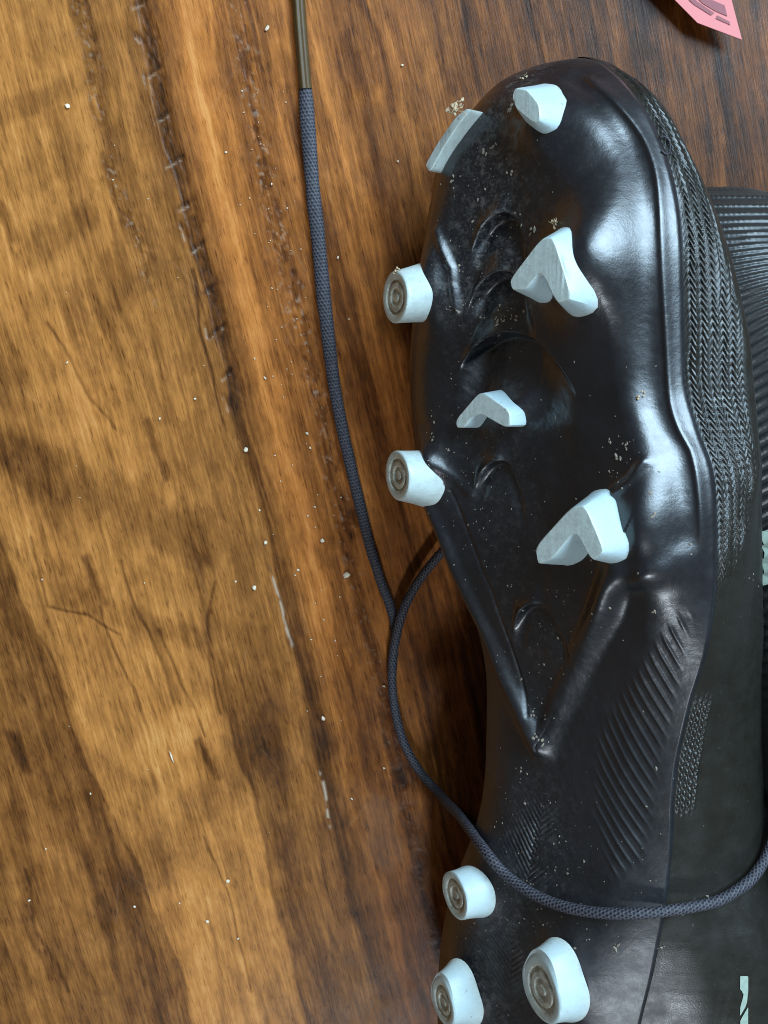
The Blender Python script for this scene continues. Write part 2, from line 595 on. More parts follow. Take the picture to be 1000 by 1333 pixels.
G0, G1 = -195.0, 215.0
for c0, c1 in ((-170.0, seam1 - 0.01), (seam1 + 0.01, 195.0)):
    # fine where the photograph looks, coarse beyond
    fa, fb = max(c0, cg(0, 700)[0] - 4), min(c1, cg(500, 300)[0])
    cs = np.concatenate([np.arange(c0, fa, 0.9), np.arange(fa, fb, 0.36), np.arange(fb, c1, 0.75)]) if fb > fa else np.arange(c0, c1, 0.75)
    cs = np.append(cs[cs < c1 - 0.2], c1)
    gs = np.concatenate([np.arange(-360, G0, 5.0), np.arange(G0, G1, 0.5), np.arange(G1, 381, 5.0)])
    if c0 < -100:
        cs = np.concatenate([np.arange(-360, c0 - 1, 5.0), cs])
        c0 = -360.0
    else:
        cs = np.concatenate([cs, np.arange(c1 + 5, 381, 5.0)])
        c1 = cs[-1]
    C, Gd = np.meshgrid(cs, gs)
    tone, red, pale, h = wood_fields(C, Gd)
    e = np.minimum(C - c0, c1 - C)
    h = h - 0.03 * (1 - smooth(e, 0, 0.6))
    Z = h - 0.1
    XY = C[..., None] * GC + Gd[..., None] * GA
    G = np.dstack([XY, Z])

    def ring(A, d):
        B = np.concatenate([A[:, :1], A, A[:, -1:]], 1)
        return np.concatenate([B[:1], B, B[-1:]], 0)
    G, tone, red, pale = (ring(ring(x, 0), 0) for x in (G, tone, red, pale))
    G[0, :, 2] = G[-1, :, 2] = -24
    G[:, 0, 2] = G[:, -1, 2] = -24
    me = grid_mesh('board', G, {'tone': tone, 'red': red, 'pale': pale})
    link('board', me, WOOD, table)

# ------------------------------------------------------------------ the boot's own frame
TILT = math.radians(41.0)
Uv = np.array([0.0, -1.0, 0.0])                                  # toe to heel
Wv = np.array([math.cos(TILT), 0.0, math.sin(TILT)])             # across the sole, to the right
Nv = np.array([-math.sin(TILT), 0.0, math.cos(TILT)])            # out of the sole
ORG = on_z(705, 400, 66.0)


def nb(u):
    """height of the sole's middle line: toe spring, flat ball, sunk waist, heel"""
    toe = -0.0052 * np.clip(-22 - u, 0, None) ** 2
    waist = -7.0 * smooth(u, 66, 108) * (1 - 0.75 * smooth(u, 128, 165))
    return toe + waist


def loc(px, py, dn=0.0):
    """pixel -> (u, w) on the sole surface lifted by dn"""
    n = dn
    d = ray(px, py)
    for _ in range(8):
        t = (n - (CAM - ORG) @ Nv) / (d @ Nv)
        X = CAM + d * t - ORG
        u, w = X @ Uv, X @ Wv
        n = float(nb(u)) + dn
    return np.array([u, w])


def locs(pts, dn=0.0):
    return np.array([loc(*p, dn) for p in pts])


def world_pt(u, w, n):
    u, w, n = np.broadcast_arrays(np.asarray(u, float), np.asarray(w, float), np.asarray(n, float))
    return ORG + u[..., None] * Uv + w[..., None] * Wv + n[..., None] * Nv


LEFT_PX = [(700, 78), (655, 106), (615, 146), (572, 212), (561, 262), (550, 330), (540, 400), (534, 470), (536, 540), (548, 620), (572, 700),
           (598, 770), (622, 830), (632, 900), (630, 1000), (622, 1060), (607, 1110), (590, 1155), (577, 1200), (570, 1260), (568, 1333), (574, 1400)]
RIGHT_PX = [(790, 88), (832, 130), (858, 185), (876, 245), (886, 320), (888, 420), (890, 500), (905, 556), (925, 612), (931, 680), (927, 770), (914, 850), (893, 920),
            (878, 985), (871, 1050), (868, 1120), (858, 1200), (845, 1270), (830, 1333), (815, 1400)]


def drop_l(u):
    return -(5.0 * (1 - smooth(u, 60, 100)) + 4.0 + 2.0 * smooth(u, 125, 160)) - 3.0 * np.clip(1 - (u + 68) / 20, 0, 1)


def drop_r(u):
    return -(6.5 * (1 - smooth(u, 60, 100)) + 3.0 + 3.0 * smooth(u, 125, 160)) - 3.5 * (1 - smooth(u, -58, -10)) - 3.0 * np.clip(1 - (u + 68) / 20, 0, 1)


def loc_edge(px, py, f):
    u = loc(px, py)[0]
    for _ in range(4):
        p = loc(px, py, float(f(u)))
        u = p[0]
    return p


Lp = np.array([loc_edge(x, y, drop_l) for x, y in LEFT_PX])
Rp = np.array([loc_edge(x, y, drop_r) for x, y in RIGHT_PX])
uh = max(Lp[-1][0], Rp[-1][0])
heel = np.array([[uh + 14, Lp[-1][1] + 5], [uh + 24, Lp[-1][1] + 18], [uh + 27, 0.5 * (Lp[-1][1] + Rp[-1][1])], [uh + 24, Rp[-1][1] - 16], [uh + 14, Rp[-1][1] - 4]])
toe_pt = loc_edge(742, 71, lambda u: -11.0)
OUT = catmull(np.vstack([[toe_pt], Rp, heel[::-1], Lp[::-1]]), 8, closed=True)
iu0, iu1 = int(np.argmin(OUT[:, 0])), int(np.argmax(OUT[:, 0]))
U0, U1 = OUT[iu0, 0], OUT[iu1, 0]
OUTr = np.roll(OUT, -iu0, 0)
k1 = int(np.argmax(OUTr[:, 0]))
RC, LC = OUTr[:k1 + 1], np.vstack([OUTr[k1:], OUTr[:1]])[::-1]


def mono(A):
    return np.maximum.accumulate(A[:, 0]) + np.arange(len(A)) * 1e-6, A[:, 1]


def wR(u):
    return np.interp(u, *mono(RC))


def wL(u):
    return np.interp(u, *mono(LC))


# studs: tip outlines traced at tip height
STUDS_POLY = [
    # name, tip outline px, height over the plate, draft
    ('blade', [(550, 214), (571, 183), (598, 152), (612, 143), (617, 143), (597, 165), (573, 196), (555, 224)], 4.0, 0.1),
    ('lump', [(668, 126), (674, 115), (690, 117), (702, 135), (701, 156), (692, 161), (671, 142)], 8.5, 2.2),
    ('chevron', [(663, 364), (703, 311), (721, 308), (746, 390), (725, 396), (704, 353), (684, 378), (666, 378)], 13.0, 2.7),
    ('small', [(593, 546), (621, 513), (631, 511), (664, 535), (665, 555), (656, 556), (626, 539), (615, 543), (604, 557), (594, 557)], 5.0, 0.5),
    ('chevron', [(696, 712), (742, 661), (762, 657), (788, 718), (770, 731), (749, 691), (720, 727), (700, 736)], 13.0, 2.6),
]
STUDS_ROUND = [
    # tip centre, base centre, tip radius, base radius, height, tear length
    ((514, 387), (548, 381), 6.9, 7.9, 9.0, 0.0, False),
    ((517, 619), (552, 623), 6.8, 7.9, 9.0, 0.0, False),
    ((592, 1166), (618, 1160), 6.6, 7.6, 7.5, 0.0, False),
    ((576, 1306), (602, 1300), 6.4, 8.4, 7.5, 1.05, True),
    ((704, 1290), (735, 1280), 8.2, 9.4, 8.5, 1.0, True),
]

V_LEFT = locs([(548, 640), (580, 716), (612, 790), (655, 880), (700, 972)])
V_RIGHT = locs([(806, 735), (788, 790), (757, 850), (728, 915), (706, 972)])
RIM = catmull(locs([(748, 96), (786, 128), (818, 180), (838, 240), (849, 320), (852, 420), (856, 510), (868, 556), (888, 600), (898, 660), (900, 730)]), 6)
PLATE = np.vstack([locs([(548, 200), (520, 420), (530, 600)]), V_LEFT, V_RIGHT[::-1][1:], locs([(850, 640), (845, 560), (900, 420), (900, 120), (700, 40)])])


def gauss(u, w, p, su, sw, rot=0.0):
    du, dw = u - p[0], w - p[1]
    c, s = math.cos(rot), math.sin(rot)
    a, b = c * du + s * dw, -s * du + c * dw
    return np.exp(-(a / su) ** 2 - (b / sw) ** 2)


def sole_height(u, w):
    l, r = wL(u), wR(u)
    half = np.maximum((r - l) / 2, 1.0)
    s = (w - (l + r) / 2) / half
    n = nb(u)
    # the plate turns down to both sides, more on the left
    edge_l = np.clip(1 - (w - l) / 16.0, 0, 1)
    tf = 1 - smooth(u, U0 + 12, U0 + 60)
    edge_r = np.clip(1 - (r - w) / (13.0 + 16.0 * tf), 0, 1)
    ball = 1 - smooth(u, 60, 100)
    heelm = smooth(u, 125, 160)
    n = n - edge_l ** 2.2 * (5.0 * ball + 4.0 + 2.0 * heelm) - edge_r ** 1.6 * (5.5 * ball + 3.0 + 3.0 * heelm + 3.5 * tf)
    toe = np.clip(1 - (u - U0) / 16.0, 0, 1)
    n = n - toe ** 2 * 4.0
    # middle trough of the forefoot
    n = n - 1.4 * ball * np.exp(-((s + 0.15) / 0.36) ** 2) * smooth(u, U0 + 12, U0 + 30)
    # rim: a thin raised line, then a band falling to the edge
    d, al = seg_dist(u, w, RIM)
    L = RIM
    o = np.argsort(L[:, 0])
    sr = w - np.interp(u, L[o, 0], L[o, 1])
    on = smooth(u, U0 + 4, U0 + 10) * (1 - smooth(u, L[-1, 0] - 6, L[-1, 0]))
    n = n + 0.75 * np.exp(-(d / 0.8) ** 2) * on
    n = n - 1.2 * smooth(sr, -0.5, 6.0) * on - 1.3 * np.exp(-((sr + 3.4) / 2.8) ** 2) * on
    # raised forefoot plate that runs out in a V
    vd = np.minimum(seg_dist(u, w, V_LEFT)[0], seg_dist(u, w, V_RIGHT)[0])
    ins = inside(u, w, PLATE)
    sd = np.where(ins, vd, -vd)
    vmask = smooth(u, V_LEFT[0][0] - 4, V_LEFT[0][0] + 12)
    up = np.where(w > V_LEFT[-1][1] + 1, smooth(sd, -5.5, 0.6), smooth(sd, -3.4, 0.4))
    tall = 1 + 0.4 * smooth(u, V_RIGHT[0][0] + 1, V_RIGHT[0][0] + 7) * smooth(w, V_LEFT[-1][1] + 1, V_LEFT[-1][1] + 8) * (1 - smooth(u, V_RIGHT[2][0] - 6, V_RIGHT[3][0]))
    n = n + vmask * (2.6 * up - 1.3) * (ball * 0.4 + 0.6) * tall
    n = n - 0.9 * vmask * smooth(sd, 1.2, 4.5) * (1 - smooth(u, V_LEFT[-1][0] - 6, V_LEFT[-1][0]))
    n = n + 1.9 * np.exp(-(seg_dist(u, w, V_LEFT)[0] / 3.2) ** 2)
    # second thin line inside the left arm
    l2 = locs([(590, 640), (640, 770), (690, 930)])
    n = n - 0.35 * np.exp(-(seg_dist(u, w, l2)[0] / 0.5) ** 2)
    # scooped ledges down the middle
    for (cx, cy, rx, drop, run, rr_) in ((655, 277, 32, 3.0, 13.0, 0.5), (655, 353, 36, 3.4, 14.0, 0.5), (660, 433, 48, 4.6, 34.0, 0.8), (700, 786, 28, 1.7, 12.0, 0.6), (652, 600, 28, 1.4, 10.0, 0.5)):
        p = loc(cx, cy)
        wid = rx / 4.9 / math.cos(TILT)
        q = (w - p[1]) / wid
        arc = p[0] + 6.5 * np.clip(-q, 0, 2) ** 2 + 3.5 * np.clip(q / rr_, 0, 2) ** 2
        t = (u - arc)
        m = smooth(q, -1.25, -0.7) * (1 - smooth(q, rr_ * 0.6, rr_ * 2.2))
        n = n - drop * m * smooth(t, -0.4, 1.5) * (1 - smooth(t, 0.8, run))
        n = n + m * (1 - smooth(q, -0.25, 0.3)) * 2.3 * np.exp(np.minimum(t, 0) / 2.6) * (1 - smooth(t, -0.4, 0.7))
    # mounds that flare up into the studs
    for (px, py, a, su, sw, rot) in ((765, 145, 3.6, 10, 9, 0.5), (715, 145, 2.0, 8, 8, 0), (785, 330, 6.0, 15, 9, -0.1), (765, 345, 2.4, 12, 10, 0), (568, 372, 4.5, 12, 5.5, 0.15),
                                    (568, 606, 4.5, 9, 5.5, -0.2), (848, 690, 5.0, 15, 8, 0.2), (800, 700, 1.0, 11, 9, 0.0), (655, 530, 1.8, 5, 6, 0), (680, 522, 2.0, 3.5, 5, 0.5),
                                    (622, 1160, 3.4, 8, 7, 0), (606, 1295, 3.4, 9, 7, 0), (745, 1260, 5.2, 11, 8, 0), (790, 785, 2.2, 12, 3.2, -0.5), (845, 748, 2.2, 3.2, 9, 0.4)):
        n = n + a * gauss(u, w, loc(px, py), su, sw, rot)
    for (px, py, a, sc_) in ((552, 381, 3.5, 5.5), (557, 622, 3.5, 5.5), (752, 360, 5.0, 8.0), (800, 700, 2.5, 8.0), (705, 145, 4.0, 6.0), (645, 540, 3.0, 4.5), (620, 1160, 4.0, 6.0), (606, 1297, 4.0, 6.0), (742, 1275, 5.0, 7.0)):
        p = loc(px, py)
        n = n + a * np.exp(-np.sqrt(((u - p[0]) / 1.15) ** 2 + (w - p[1]) ** 2 + 4.0) / sc_)
    # a crease that runs from the left front stud along its flare
    for pts, a, wd in (([(571, 300), (592, 350), (597, 402)], 1.1, 1.1), ([(545, 560), (575, 600), (610, 640)], 0.8, 1.6), ([(806, 640), (828, 623), (842, 600)], 1.0, 1.2)):
        n = n + a * np.exp(-(seg_dist(u, w, locs(pts))[0] / wd) ** 2)
    # fine slanting ribs in the waist on the right
    poly = locs([(872, 792), (896, 800), (880, 900), (858, 990), (835, 1130), (790, 1160), (765, 1060), (770, 960), (800, 900), (835, 850)])
    ds, _ = seg_dist(u, w, np.vstack([poly, poly[:1]]))
    m = np.where(inside(u, w, poly), smooth(ds, 0, 3.5), 0)
    a0, a1 = loc(800, 900), loc(856, 1040)
    dr = (a1 - a0) / np.linalg.norm(a1 - a0)
    ac = (u - a0[0]) * dr[1] - (w - a0[1]) * dr[0]
    alr = (u - a0[0]) * dr[0] + (w - a0[1]) * dr[1]
    tt = (ac + 0.004 * alr ** 2) / 2.6
    f = tt - np.floor(tt)
    n = n + m * 0.34 * (np.exp(-((f - 0.5) / 0.16) ** 2) - 0.3)
    # herringbone marks on the heel plate
    for (cx, cy, rr) in ((690, 1120, 9), (665, 1260, 8), (700, 1085, 7)):
        p = loc(cx, cy)
        g = gauss(u, w, p, rr, rr * 0.8)
        n = n + 0.28 * g * np.sin(2 * math.pi * ((u - p[0]) * 0.55 + np.abs(w - p[1]) * 0.6))
    n = n + 0.35 * (N1.fbm(u / 18, w / 18, 3) - 0.5) + 0.10 * (N3.fbm(u / 2.2, w / 2.2, 3) - 0.5) * (1 + 2 * np.exp(-((s + 0.2) / 0.4) ** 2))
    return n


boot_base = on_z(700, 700, 0)
boot = empty('football_boot', boot_base)
tag(boot, 'black football boot lying on its side with pale mint studs facing up', 'boot')

# outsole
us = np.concatenate([U0 + 14 * np.linspace(0, 1, 60) ** 2, np.arange(U0 + 14.3, U1 - 10, 0.36), U1 - 10 * np.linspace(1, 0, 30) ** 2])
ss = np.linspace(0, 1, 300)
Uu, Ss = np.meshgrid(us, ss, indexing='ij')
Ww = wL(Uu) + (wR(Uu) - wL(Uu)) * Ss
Nn = sole_height(Uu, Ww)
sk = [(0.25, 0.8), (0.1, 2.2), (-0.6, 4.0)]
lw, ln, rw, rn = Ww[:, :1], Nn[:, :1], Ww[:, -1:], Nn[:, -1:]
wide = np.clip((rw - lw) / 10, 0, 1)
Wf = np.hstack([lw - d * wide for d, _ in sk[::-1]] + [Ww] + [rw + d * wide for d, _ in sk])
Nf = np.hstack([ln - q for _, q in sk[::-1]] + [Nn] + [rn - q for _, q in sk])
Uf = np.repeat(us[:, None], Wf.shape[1], 1)
s_rel = (Wf - (wL(Uf) + wR(Uf)) / 2) / np.maximum((wR(Uf) - wL(Uf)) / 2, 1)
dust = np.clip(0.06 + 0.75 * np.exp(-((s_rel + 0.25) / 0.36) ** 2) + 0.1 * smooth(Uf, 130, 150), 0, 1.0) * (1 - 0.5 * smooth(Uf, 80, 110))
dust *= 0.25 + 0.75 * (1 - smooth(Uf, -5, 10) * (1 - smooth(Uf, 120, 140)))
matte = smooth(s_rel, 0.3, 0.6) * 0.15 + smooth(Uf, 60, 110) * 0.5
me = grid_mesh('outsole', world_pt(Uf, Wf, Nf), {'dust': dust, 'matte': matte}, flip=False)
outsole = link('outsole', me, SOLE, boot)
tag(outsole, 'glossy black moulded outsole dusted with dried grit')

# upper: rings from the right edge of the sole round the underside to the left edge
ul = np.concatenate([U0 - 0.6 + 16 * np.linspace(0, 1, 70) ** 2, np.arange(U0 + 15.8, U1 - 12, 0.42), U1 + 4 - 16 * np.linspace(1, 0, 40) ** 2])
fr = (ul - (U0 - 2.5)) / ((U1 + 4) - (U0 - 2.5))
uq = U0 + (U1 - U0) * np.clip((ul - ul[0]) / (ul[-1] - ul[0]), 0, 1)        # matching place on the sole outline
l, r = wL(uq), wR(uq)
Wd = r - l
el, er = sole_height(uq, l) - 1.2, sole_height(uq, r) - 1.2
tau = np.clip((ul - ul[0]) / 46.0, 0, 1)
Hm = np.interp(ul, [U0, -30, 20, 70, 110, 150, 190, U1], [26, 30, 36, 50, 72, 84, 84, 74])
H = Hm * np.sqrt(np.clip(1 - (1 - tau) ** 2, 0.002, 1)) * np.clip((ul[-1] - ul) / 14, 0.02, 1) ** 0.5
SIL = np.array([(60, 770), (89, 822), (130, 858), (180, 888), (227, 911), (290, 938), (350, 956), (410, 970), (470, 981), (530, 988), (650, 992), (800, 993), (950, 997), (1100, 1003), (1200, 1020), (1333, 1030), (1450, 1010), (1520, 980)])
cnt = [40, 60, 90, 60, 24, 14, 14, 14, 14]


def rings(bul):
    bl = np.clip(np.interp(ul, [U0, U0 + 30, 0, 60, 120, U1], [0.3, 1.0, 3.0, 5.0, 9.0, 6.0]) * np.clip(Wd / 60, 0.05, 1), 0, None)
    ctrl = [(r - 0.8, er), (r + 0.55 * bul, er - 0.13 * H), (r + bul, er - 0.36 * H), (r - 0.06 * Wd + 0.5 * bul, er - 0.72 * H), (r - 0.26 * Wd, er - 0.97 * H),
            ((l + r) / 2, er * 0.5 + el * 0.5 - 1.04 * H), (l + 0.26 * Wd, el - 0.95 * H), (l + 0.06 * Wd - 0.3 * bl, el - 0.62 * H), (l - 0.5 * bl, el - 0.3 * H), (l + 0.8, el)]
    CT = np.stack([np.stack(c, -1) for c in ctrl], 1)                # rows, control, 2
    Q = np.concatenate([2 * CT[:, :1] - CT[:, 1:2], CT, 2 * CT[:, -1:] - CT[:, -2:-1]], 1)
    cols = []
    for i in range(len(ctrl) - 1):
        p0, p1, p2, p3 = Q[:, i], Q[:, i + 1], Q[:, i + 2], Q[:, i + 3]
        for k in range(cnt[i]):
            t = k / cnt[i]
            cols.append(0.5 * ((2 * p1) + (-p0 + p2) * t + (2 * p0 - 5 * p1 + 4 * p2 - p3) * t * t + (-p0 + 3 * p1 - 3 * p2 + p3) * t ** 3))
    cols.append(CT[:, -1])
    return np.stack(cols, 1)


# the side of the upper bulges as far as the photograph shows
bul = np.full(len(ul), 3.0) * np.clip(Wd / 30, 0.05, 1)
kern = np.hanning(61)
kern /= kern.sum()
for _ in range(10):
    WN = rings(bul)
    X3 = world_pt(np.repeat(ul[:, None], WN.shape[1], 1), WN[..., 0], WN[..., 1])
    qx, qy = proj(X3)
    j = np.argmax(qx, 1)
    ii = np.arange(len(ul))
    err = np.interp(qy[ii, j], SIL[:, 0], SIL[:, 1]) - qx[ii, j]
    bul = bul + 0.7 * err / 5.0
    bul = np.convolve(np.pad(bul, 30, mode='edge'), kern, 'valid')
    cap = np.interp(ul, [U0, U0 + 6, U0 + 20, U0 + 50, 100, 150], [0.4, 1.0, 3.5, 10, 16, 30])
    bul = np.clip(bul, -0.10 * Wd, cap)
WN = rings(bul)
arc = np.concatenate([np.zeros((len(ul), 1)), np.cumsum(np.hypot(*np.moveaxis(np.diff(WN, axis=1), -1, 0)), 1)], 1)
UU = np.repeat(ul[:, None], WN.shape[1], 1)
nx = np.gradient(WN[..., 1], axis=1)
ny = -np.gradient(WN[..., 0], axis=1)
ln_ = np.hypot(nx, ny) + 1e-6
nx, ny = -nx / ln_, -ny / ln_


def upper_relief(u, a):
    n = np.zeros_like(u)
    # zig-zag knit next to the sole, in lengthwise rows
    u0_, a = u, a + 0.9 * (N3.fbm(u / 7, a / 5, 2) - 0.5)
    u = u + 1.1 * (N4.fbm(u / 5, a / 4, 2) - 0.5)
    row = a / 2.5 + 0.15 * np.sin(u / 17)
    zz = np.abs(((u / 1.75 + 0.5 * (np.floor(row) % 2)) % 1.0) - 0.5) * 2
    saw = (u / 1.75 + 1.35 * np.abs((row % 1.0) - 0.5) * 2) % 1.0
    rid = np.sin(math.pi * saw) ** 2
    width = np.interp(u, [U0 + 2, U0 + 22, 5, 38, 62, 72], [5, 9, 15, 16, 9, 0.5])
    m = smooth(a, 1.0, 2.4) * (1 - smooth(a, width * 0.8, width * 1.1)) * smooth(u, U0 + 1, U0 + 8) * (1 - smooth(u, 52, 74))
    fade = 0.55 + 1.5 * (N2.fbm(u / 6, a / 3, 2) - 0.3)
    n += m * (0.62 * rid - 0.25) * np.clip(fade, 0.2, 1.2)
    gap = np.exp(-(((row % 1.0) - 0.0) / 0.12) ** 2) + np.exp(-(((row % 1.0) - 1.0) / 0.12) ** 2)
    n -= m * 0.25 * gap
    # smooth lengthwise folds beyond it
    m2 = smooth(a, width * 0.8, width * 1.2) * (1 - smooth(a, 40, 60)) * (1 - 0.8 * smooth(u, 60, 100))
    n += m2 * (0.45 * (N3.fbm(a / 2.6 + 0.02 * u, u / 90, 3) - 0.5))
    # beaded grip patch at the waist
    c0 = loc(882, 1000)
    m3 = smooth(u, loc(900, 905)[0], loc(900, 940)[0]) * (1 - smooth(u, loc(880, 1060)[0], loc(880, 1085)[0])) * smooth(a, 1.0, 1.8) * (1 - smooth(a, 6.3, 7.6))
    bu, ba = u / 1.9, a / 1.5
    bu = bu + 0.5 * (np.floor(ba) % 2)
    bead = np.clip(1 - ((bu % 1 - .5) ** 2 + (ba % 1 - .5) ** 2) / 0.16, 0, 1) ** 0.5
    n += m3 * bead * 0.75
    n += 0.5 * (N1.fbm(u / 26, a / 20, 2) - 0.5) * smooth(a, 2, 8)
    return n


disp = upper_relief(UU, arc)
WNd = WN + np.stack([nx, ny], -1) * disp[..., None]
GU = world_pt(UU, WNd[..., 0], WNd[..., 1])
GU[..., 2] = np.maximum(GU[..., 2], 1.2)
# ankle opening on the hidden side
kk = (UU[:-1, :-1] > 128) & (UU[:-1, :-1] < U1 - 12)
ci = np.arange(WN.shape[1] - 1)[None, :]
open_cols = (ci > 40 + 60 + 90 + 60 + 4) & (ci < 40 + 60 + 90 + 60 + 24 + 14 + 10)
me = grid_mesh('upper', GU, None, keep=~(kk & open_cols))
upper = link('upper', me, UPPER, boot)
tag(upper, 'dark grey upper with zigzag knit relief along the sole')


# ------------------------------------------------------------------ studs
def offset_poly(P, d):
    A, B = np.roll(P, 2, 0), np.roll(P, -2, 0)
    t = B - A
    t = t / (np.linalg.norm(t, axis=1, keepdims=True) + 1e-9)
    nrm = np.stack([t[:, 1], -t[:, 0]], 1)
    area = 0.5 * np.sum(P[:, 0] * np.roll(P[:, 1], -1) - np.roll(P[:, 0], -1) * P[:, 1])
    sg = 1 if area > 0 else -1
    if d > 0.8:
        # ease off in the notch of a chevron so that the walls do not cross
        e1, e2 = P - A, B - P
        turn = (e1[:, 0] * e2[:, 1] - e1[:, 1] * e2[:, 0]) * sg
        f = np.where(turn < -0.02, 0.15, 1.0)
        ker = np.hanning(13)[1:-1]
        ker /= ker.sum()
        f = np.convolve(np.concatenate([f[-5:], f, f[:5]]), ker, 'valid')
        d = d * f[:, None]
    return P + nrm * d * sg


def chaikin(P, n=2, q=0.22):
    for _ in range(n):
        Nx = np.roll(P, -1, 0)
        P = np.stack([P * (1 - q) + Nx * q, P * q + Nx * (1 - q)], 1).reshape(-1, 2)
    return P


def resample(P, n):
    Pc = np.vstack([P, P[:1]])
    s = np.concatenate([[0], np.cumsum(np.linalg.norm(np.diff(Pc, axis=0), axis=1))])
    t = np.linspace(0, s[-1], n, endpoint=False)
    return np.stack([np.interp(t, s, Pc[:, k]) for k in (0, 1)], 1)


def build_stud(rings, dirt_bounce_from, name='stud', parent=None, mat=None, label=None, dirt_bounce=1.0, wall=0.12):
    """rings: list of (poly uw, n array or value); closed with an ngon at the last ring"""
    V, F, D = [], [], []
    m = len(rings[0][0])
    for k, (P, n) in enumerate(rings):
        X = world_pt(P[:, 0], P[:, 1], n)
        V += list(X)
        D += [dirt_bounce if k >= dirt_bounce_from else (wall if k else 0.6)] * m
    for k in range(len(rings) - 1):
        for i in range(m):
            j = (i + 1) % m
            F.append((k * m + i, k * m + j, (k + 1) * m + j, (k + 1) * m + i))
    from mathutils.geometry import tessellate_polygon
    Pl = rings[-1][0]
    o0 = (len(rings) - 1) * m
    ar = 0.5 * np.sum(Pl[:, 0] * np.roll(Pl[:, 1], -1) - np.roll(Pl[:, 0], -1) * Pl[:, 1])
    for tr_ in tessellate_polygon([[Vector((p[0], p[1], 0)) for p in Pl]]):
        x0, x1, x2 = (Pl[i] for i in tr_)
        cr = (x1[0] - x0[0]) * (x2[1] - x0[1]) - (x1[1] - x0[1]) * (x2[0] - x0[0])
        F.append(tuple(o0 + i for i in (tr_ if cr * ar > 0 else tr_[::-1])))
    P0 = rings[0][0]
    area = 0.5 * np.sum(P0[:, 0] * np.roll(P0[:, 1], -1) - np.roll(P0[:, 0], -1) * P0[:, 1])
    if area < 0:
        F = [f[::-1] for f in F]
    me = raw_mesh(name, V, F)
    a = me.attributes.new('dirt_bounce', 'FLOAT', 'POINT')
    a.data.foreach_set('value', np.array(D, np.float32))
    me.set_sharp_from_angle(angle=math.radians(32))
    o = link(name, me, mat or STUD, parent)
    if label:
        o['label'] = label
    return o


for kind, px, hgt, draft in STUDS_POLY:
    P = locs(px, hgt)
    P = resample(chaikin(P, 2, 0.14), 80)
    c = P.mean(0)
    base = float(nb(c[0]))
    top = base + hgt
    tip_n = np.full(len(P), top)
    low = sole_height(P[:, 0], P[:, 1])
    rings = []
    for f, d in ((-0.12, draft * 1.25), (0.25, draft * 0.8), (0.6, draft * 0.42), (0.88, draft * 0.1)):
        Pk = offset_poly(P, d)
        lo = np.minimum(low, top - 2) - 1.5
        rings.append((Pk, lo + (top - lo) * max(f, 0) if f > 0 else lo - 1.0))
    g = 0.5 if kind == 'blade' else 1.0
    rings.append((P, top - 0.4 * g + 0 * tip_n))
    rings.append((offset_poly(P, -0.16 * g), top - 0.12 * g + 0 * tip_n))
    rings.append((offset_poly(P, -0.30 * g), top + 0.10 * (N2.fbm(P[:, 0] * 1.3, P[:, 1] * 1.3, 2) - .5)))
    lab = {'blade': 'long thin blade stud at the left of the toe', 'lump': 'short faceted stud at the toe tip', 'small': 'small low chevron stud in the middle of the sole'}.get(kind)
    build_stud(rings, 5, parent=boot, label=lab, dirt_bounce=0.55, wall=0.6 if kind == 'blade' else 0.12)

for tip, bs, rt, rbs, hgt, tear, pointed in STUDS_ROUND:
    ct, cb = loc(*tip, hgt), loc(*bs, 1.5)
    th = np.linspace(0, 2 * math.pi, 64, endpoint=False)

    def shape(rad, tearf, rp=0.5):
        Rr = rad * (1 + tearf * np.clip(np.cos(th - math.pi), 0, 1) ** 6 * 0.55)
        return np.stack([np.cos(th) * Rr, np.sin(th) * Rr], 1)
    top = float(nb(ct[0])) + hgt
    bot = float(sole_height(np.array([cb[0]]), np.array([cb[1]]))[0]) - 3.0
    rings = []
    for f in (0.0, 0.3, 0.6, 0.85, 0.95):
        c = cb + (ct - cb) * f
        rad = rbs + (rt - rbs) * f ** 0.8
        wob = 1 + 0.02 * (N1.fbm(np.cos(th) * 2 + 5, np.sin(th) * 2 + 5 + tip[0], 2) - .5)
        rings.append((c + shape(rad, tear * (1 - 0.25 * f)) * wob[:, None], np.full(64, bot + (top - bot) * f) + 0.42 * f * f * rt * np.sin(th)))
    tf = tear * 0.45
    for rr, dn in ((0.985, -0.25), (0.95, -0.05), (0.90, 0.02), (0.80, 0.0), (0.72, -0.15), (0.67, -0.75), (0.58, -0.85), (0.53, -0.35), (0.40, -0.30), (0.34, -0.75), (0.2, -0.85), (0.16, -0.4), (0.05, -0.35)):
        nz = top + dn + 0.16 * (N2.fbm(np.cos(th) * rr * 5 + 9, np.sin(th) * rr * 5 + tip[1], 2) - .5)
        Pq = ct + shape(rt * rr, tf * rr)
        rings.append((Pq, nz + 0.42 * (Pq[:, 1] - ct[1])))
    build_stud(rings, 9, parent=boot, wall=0.5 if tip[0] < 560 else 0.3)

